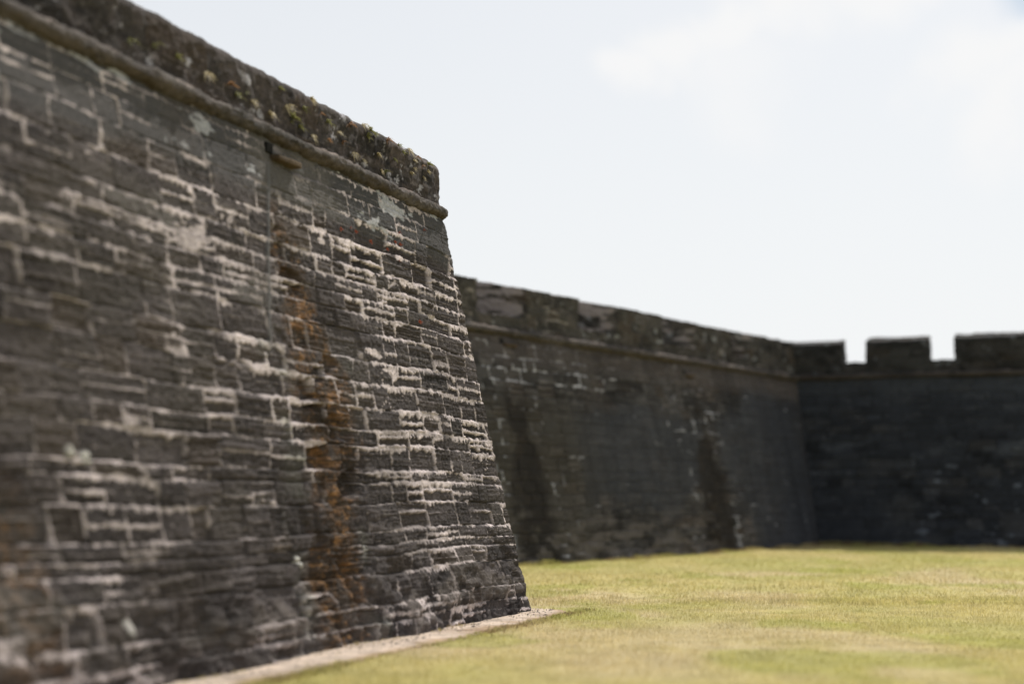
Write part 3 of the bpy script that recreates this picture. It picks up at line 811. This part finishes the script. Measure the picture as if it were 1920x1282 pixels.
# loose grit and shell on the margin
rs = np.random.RandomState(640); n = 600
S = rs.uniform(-0.4, 13, n); T = np.abs(rs.normal(0.05, 0.28, n)); r_ = rs.uniform(0.004, 0.016, n) * (1 + 1.2 * (rs.rand(n) < 0.05))
X = CB[0] + d1[0] * S + n1[0] * T; Y = CB[1] + d1[1] * S + n1[1] * T
b = np.stack([X, Y, ground_z(X, Y) + 0.014], -1)
O = np.array([(1, 0, 0), (0, 1, 0), (-1, 0, 0), (0, -1, 0), (0, 0, 0.7), (0, 0, -0.5)])
V = (b[:, None, :] + O[None] * (r_[:, None] * 1.0)[..., None] * rs.uniform(0.6, 1.3, (n, 6, 1))).reshape(-1, 3)
F = np.array([(0, 1, 4), (1, 2, 4), (2, 3, 4), (3, 0, 4), (1, 0, 5), (2, 1, 5), (3, 2, 5), (0, 3, 5)])
Q = (np.arange(n)[:, None, None] * 6 + F[None]).reshape(-1, 3)
gc = np.array((0.46, 0.39, 0.33)) * rs.uniform(0.4, 1.3, (n, 1))
gv = link_mesh('gravel', raw_mesh('gravel', V, Q, np.repeat(gc, 6, 0)), M_TURF, smooth=False)
gv['kind'] = 'stuff'; gv['label'] = 'loose grit and broken shell on the sandy margin'; gv['category'] = 'gravel'

# grass blades (stuff)
def blades(n, ylo, yhi, seed, hmin, hmax, wid):
    rs = np.random.RandomState(seed)
    y = rs.uniform(ylo, yhi, n)
    x = rs.uniform(-0.30, 0.46, n) * y
    P = np.stack([x, y], -1)
    # keep to the open side of every wall and off the sand
    ok = ((P - CB) @ n1 > 0.02)
    ok |= ((P - CB) @ nf > 0.0)
    rel = (P - CB) @ n1; along = (P - CB) @ d1
    ok &= ~((rel < 0.62 + 0.12 * fbm(along * 0.9, along * 0, 821, 4)) & (along > -0.25) & (rel > -0.4)) | (rs.rand(n) < 0.03)
    ok &= ((P - KC) @ n2 > -0.02) & ((P - KC) @ n3 > -0.02)
    P = P[ok]; n = len(P)
    x, y = P.T
    z = ground_z(x, y) - 0.004
    hgt = rs.uniform(hmin, hmax, n) * (1 + 0.5 * fbm(x * 1.2, y * 1.2, 831, 3))
    a = rs.uniform(0, 2 * np.pi, n); w = wid * rs.uniform(0.6, 1.3, n)
    lean = rs.uniform(0.1, 1.1, n) * hgt; la = rs.uniform(0, 2 * np.pi, n)
    b = np.stack([x, y, z], -1)
    o = np.stack([np.cos(a) * w, np.sin(a) * w, 0 * w], -1)
    mid = b + np.stack([np.cos(la) * lean * 0.3, np.sin(la) * lean * 0.3, hgt * 0.6], -1)
    tip = b + np.stack([np.cos(la) * lean, np.sin(la) * lean, hgt], -1)
    V = np.stack([b - o, b + o, mid + o * 0.7, mid - o * 0.7, tip], 1).reshape(-1, 3)
    i = np.arange(n) * 5
    T = np.concatenate([np.stack([i, i + 1, i + 2], -1), np.stack([i, i + 2, i + 3], -1), np.stack([i + 3, i + 2, i + 4], -1)])
    c = grass_col(x, y) * rs.uniform(0.88, 1.2, (n, 1))
    return V, T, np.repeat(c, 5, 0)
def fringe(C0, dd, nn_, S0, S1, n, seed, hmax, off=0.0):
    """longer unmown grass, weeds and litter right against the foot of a wall"""
    rs = np.random.RandomState(seed)
    S = rs.uniform(S0, S1, n); T = off + np.abs(rs.normal(0, 0.10, n))
    dens = fbm(S * 0.9, S * 0, seed, 4)
    ok = dens > rs.uniform(-0.9, 0.5, n)
    S, T = S[ok], T[ok]; n = len(S)
    x = C0[0] + dd[0] * S + nn_[0] * T; y = C0[1] + dd[1] * S + nn_[1] * T
    h = rs.uniform(0.3, 1.0, n) * hmax * (0.6 + 0.8 * np.clip(dens[ok] + 0.4, 0, 1)); w = np.full(n, 0.006)
    a = rs.uniform(0, 6.28, n); la = rs.uniform(0, 6.28, n); b = np.stack([x, y, ground_z(x, y) - 0.004], -1)
    o = np.stack([np.cos(a) * w, np.sin(a) * w, 0 * w], -1)
    mid = b + np.stack([np.cos(la) * h * 0.2, np.sin(la) * h * 0.2, h * 0.6], -1)
    tip = b + np.stack([np.cos(la) * h * 0.6, np.sin(la) * h * 0.6, h], -1)
    V = np.stack([b - o, b + o, mid + o * 0.7, mid - o * 0.7, tip], 1).reshape(-1, 3)
    i = np.arange(n) * 5
    T3 = np.concatenate([np.stack([i, i + 1, i + 2], -1), np.stack([i, i + 2, i + 3], -1), np.stack([i + 3, i + 2, i + 4], -1)])
    c = mixc(grass_col(x, y), (0.30, 0.22, 0.12), sstep(-0.2, 0.6, vn(S * 3, S * 0, seed + 1))) * rs.uniform(0.6, 1.1, (n, 1))
    return V, T3, np.repeat(c, 5, 0)
V, Q, C = merge([fringe(KC, d2, n2, 0, 19, 9000, 71, 0.14), fringe(KC, d3, n3, 0, 10, 5000, 72, 0.16),
                 fringe(CB, d1, n1, -0.2, 14, 900, 73, 0.05, 0.0), fringe(CB, d1, n1, -0.4, 14, 7000, 74, 0.06, 0.66),
                 blades(150000, 9.5, 24, 5, 0.018, 0.05, 0.0035), blades(110000, 22, 50, 6, 0.025, 0.07, 0.007)])
M_BLADE, tt, bb = base_mat('grass_blade', 0.7, 0.3)
at = tt.nodes.new('ShaderNodeAttribute'); at.attribute_name = 'stone_colour'
tt.links.new(at.outputs['Color'], bb.inputs['Base Color'])
tr = tt.nodes.new('ShaderNodeBsdfTranslucent'); tt.links.new(at.outputs['Color'], tr.inputs['Color'])
mx = tt.nodes.new('ShaderNodeMixShader'); mx.inputs[0].default_value = 0.5
tt.links.new(bb.outputs[0], mx.inputs[1]); tt.links.new(tr.outputs[0], mx.inputs[2])
tt.links.new(mx.outputs[0], tt.nodes['Material Output'].inputs['Surface'])
gb = link_mesh('grass', raw_mesh('grass', V, Q, C), M_BLADE, smooth=False)
gb['kind'] = 'stuff'; gb['label'] = 'short yellow green and straw coloured lawn grass'; gb['category'] = 'grass'

# ================================================================ WEEDS ON THE WALL
def leaf_mat(name, c0, c1):
    m = plain_mat(name, c0, c1, 30, 0.6)
    t = m.node_tree; b = t.nodes['Principled BSDF']
    tr = t.nodes.new('ShaderNodeBsdfTranslucent'); tr.inputs['Color'].default_value = (*c1, 1)
    mx = t.nodes.new('ShaderNodeMixShader'); mx.inputs[0].default_value = 0.4
    t.links.new(b.outputs[0], mx.inputs[1]); t.links.new(tr.outputs[0], mx.inputs[2])
    t.links.new(mx.outputs[0], t.nodes['Material Output'].inputs['Surface'])
    return m
LEAF = {'green': leaf_mat('leaf_yellow_green', (0.08, 0.095, 0.035), (0.22, 0.22, 0.09)),
        'straw': leaf_mat('leaf_straw', (0.30, 0.24, 0.12), (0.48, 0.42, 0.26)),
        'red': leaf_mat('leaf_red', (0.15, 0.04, 0.025), (0.32, 0.09, 0.05)),
        'rust': leaf_mat('leaf_rust', (0.14, 0.06, 0.03), (0.34, 0.20, 0.10))}
def weed_mesh(seed, n, L, wid, droop):
    """rosette rooted at the origin, +X points out of the wall"""
    rs = np.random.RandomState(seed); V = []; F = []
    for i in range(n):
        az = rs.uniform(-1.3, 1.3); up = rs.uniform(0.0, 1.3); l = L * rs.uniform(0.5, 1.1); w = wid * rs.uniform(0.7, 1.3)
        d = np.array([math.cos(az) * math.cos(up), math.sin(az) * math.cos(up), math.sin(up)])
        sd = np.cross(d, [0, 0, 1.0]); sd /= np.linalg.norm(sd) + 1e-6
        b = len(V)
        for j, (t, ww) in enumerate(((0, 0.25), (0.35, 1), (0.7, 0.8), (1.0, 0.05))):
            p = d * l * t + np.array([0, 0, -droop * l * t * t])
            V += [p - sd * w * ww, p + sd * w * ww + np.array([0, 0, 0.2 * w])]
        F += [(b + 2 * j, b + 2 * j + 1, b + 2 * j + 3, b + 2 * j + 2) for j in range(3)]
    me = bpy.data.meshes.new('weed'); me.from_pydata([tuple(v) for v in V], [], F); me.update()
    return me
protos = {}
for kd, args in {'green': (1, 26, 0.13, 0.006, 0.6), 'straw': (2, 24, 0.13, 0.005, 0.9), 'red': (3, 22, 0.06, 0.005, 0.4), 'rust': (4, 24, 0.11, 0.006, 0.7)}.items():
    protos[kd] = weed_mesh(*args); protos[kd].materials.append(LEAF[kd])
LAB = {'green': ('weed_plant', 'small yellow green weed rooted in the dark parapet face above the bastion cordon', 'green weeds on the bastion parapet'),
       'straw': ('dry_weed', 'small dry straw coloured weed tuft rooted in the bastion parapet above the cordon', 'dry weeds on the bastion parapet'),
       'rust': ('rusty_weed', 'small rust brown weed clinging to the bastion parapet above the cordon', 'rusty weeds on the bastion parapet'),
       'red': ('red_weed', 'tiny red weed growing in the mortar joints of the bastion face below the cordon', 'red weeds on the bastion face')}
par = [(4.95, 6.05), (4.39, 6.13), (4.24, 6.05), (3.93, 6.03), (3.49, 6.08), (4.54, 6.23), (2.9, 6.42), (2.55, 6.5), (2.42, 6.39), (2.18, 6.46), (1.8, 6.48), (1.46, 6.48), (2.11, 6.22), (2.82, 6.06), (2.54, 6.04), (1.3, 6.42), (0.94, 6.39), (0.8, 6.47), (0.63, 6.38), (0.94, 6.28), (1.05, 6.19), (1.99, 6.02), (1.84, 6.02), (0.61, 6.22), (5.67, 6.06), (5.78, 6.15), (4.41, 6.07), (7.63, 6.07), (4.7, 6.4), (3.96, 6.48), (6.82, 6.15), (6.26, 6.14), (5.33, 6.09), (3.68, 6.36), (3.25, 6.23), (3.1, 6.14), (4.16, 6.3), (1.59, 6.25), (0.46, 6.34), (1.16, 6.5), (2.35, 6.48), (3.54, 6.29), (7.2, 6.15), (5.45, 6.15), (0.42, 6.44)]
red = [(4.22, 4.91), (3.93, 4.98), (3.41, 4.89), (2.43, 5.18), (2.61, 5.02), (2.58, 4.77), (1.52, 5.38), (2.92, 4.87), (2.26, 3.97), (3.8, 4.95), (2.47, 5.01)]
rs = np.random.RandomState(99)
ang = math.atan2(n1[1], n1[0])
def put_weed(kd, p, sc_, lab):
    nm, _, grp = LAB[kd]
    o = bpy.data.objects.new(nm, protos[kd]); COL.objects.link(o)
    o.location = p; o.rotation_euler = (rs.uniform(-0.5, 0.5), rs.uniform(-0.3, 0.3), ang + rs.uniform(-0.4, 0.4))
    o.scale = (sc_,) * 3
    o['label'] = lab; o['category'] = 'weed'; o['group'] = grp
ORD = ['nearest the corner', 'second from the corner', 'third from the corner', 'fourth from the corner', 'fifth from the corner', 'sixth from the corner',
       'seventh from the corner', 'eighth from the corner', 'ninth from the corner', 'tenth from the corner', 'eleventh from the corner', 'twelfth from the corner']
LOOK = {'green': 'yellow green weed', 'straw': 'dry straw weed', 'rust': 'rust brown weed', 'red': 'tiny red weed'}
todo = []
for u, z in par:
    kd = ('green', 'straw', 'green', 'rust', 'straw')[rs.randint(5)]
    zone = 'just above the cordon' if z < 6.14 else ('halfway up the bastion parapet' if z < 6.36 else 'at the rim of the bastion parapet')
    todo.append((kd, zone, u, tuple(map(float, PB.pt(0, u, E_T + 0.045, z))), rs.uniform(0.7, 1.35)))
for u, z in red:
    e = K_BAT * z
    todo.append(('red', 'in the bastion joints below the cordon', u, tuple(map(float, PB.pt(0, u - PB.shift(0) * e, e - 0.004, z))), rs.uniform(0.7, 1.2)))
todo.sort(key=lambda t: t[2])
seen = {}
for kd, zone, u, p, k_ in todo:
    i = seen.get((kd, zone), 0); seen[(kd, zone)] = i + 1
    put_weed(kd, p, k_, '%s %s, %s' % (LOOK[kd], zone, ORD[min(i, 11)]))
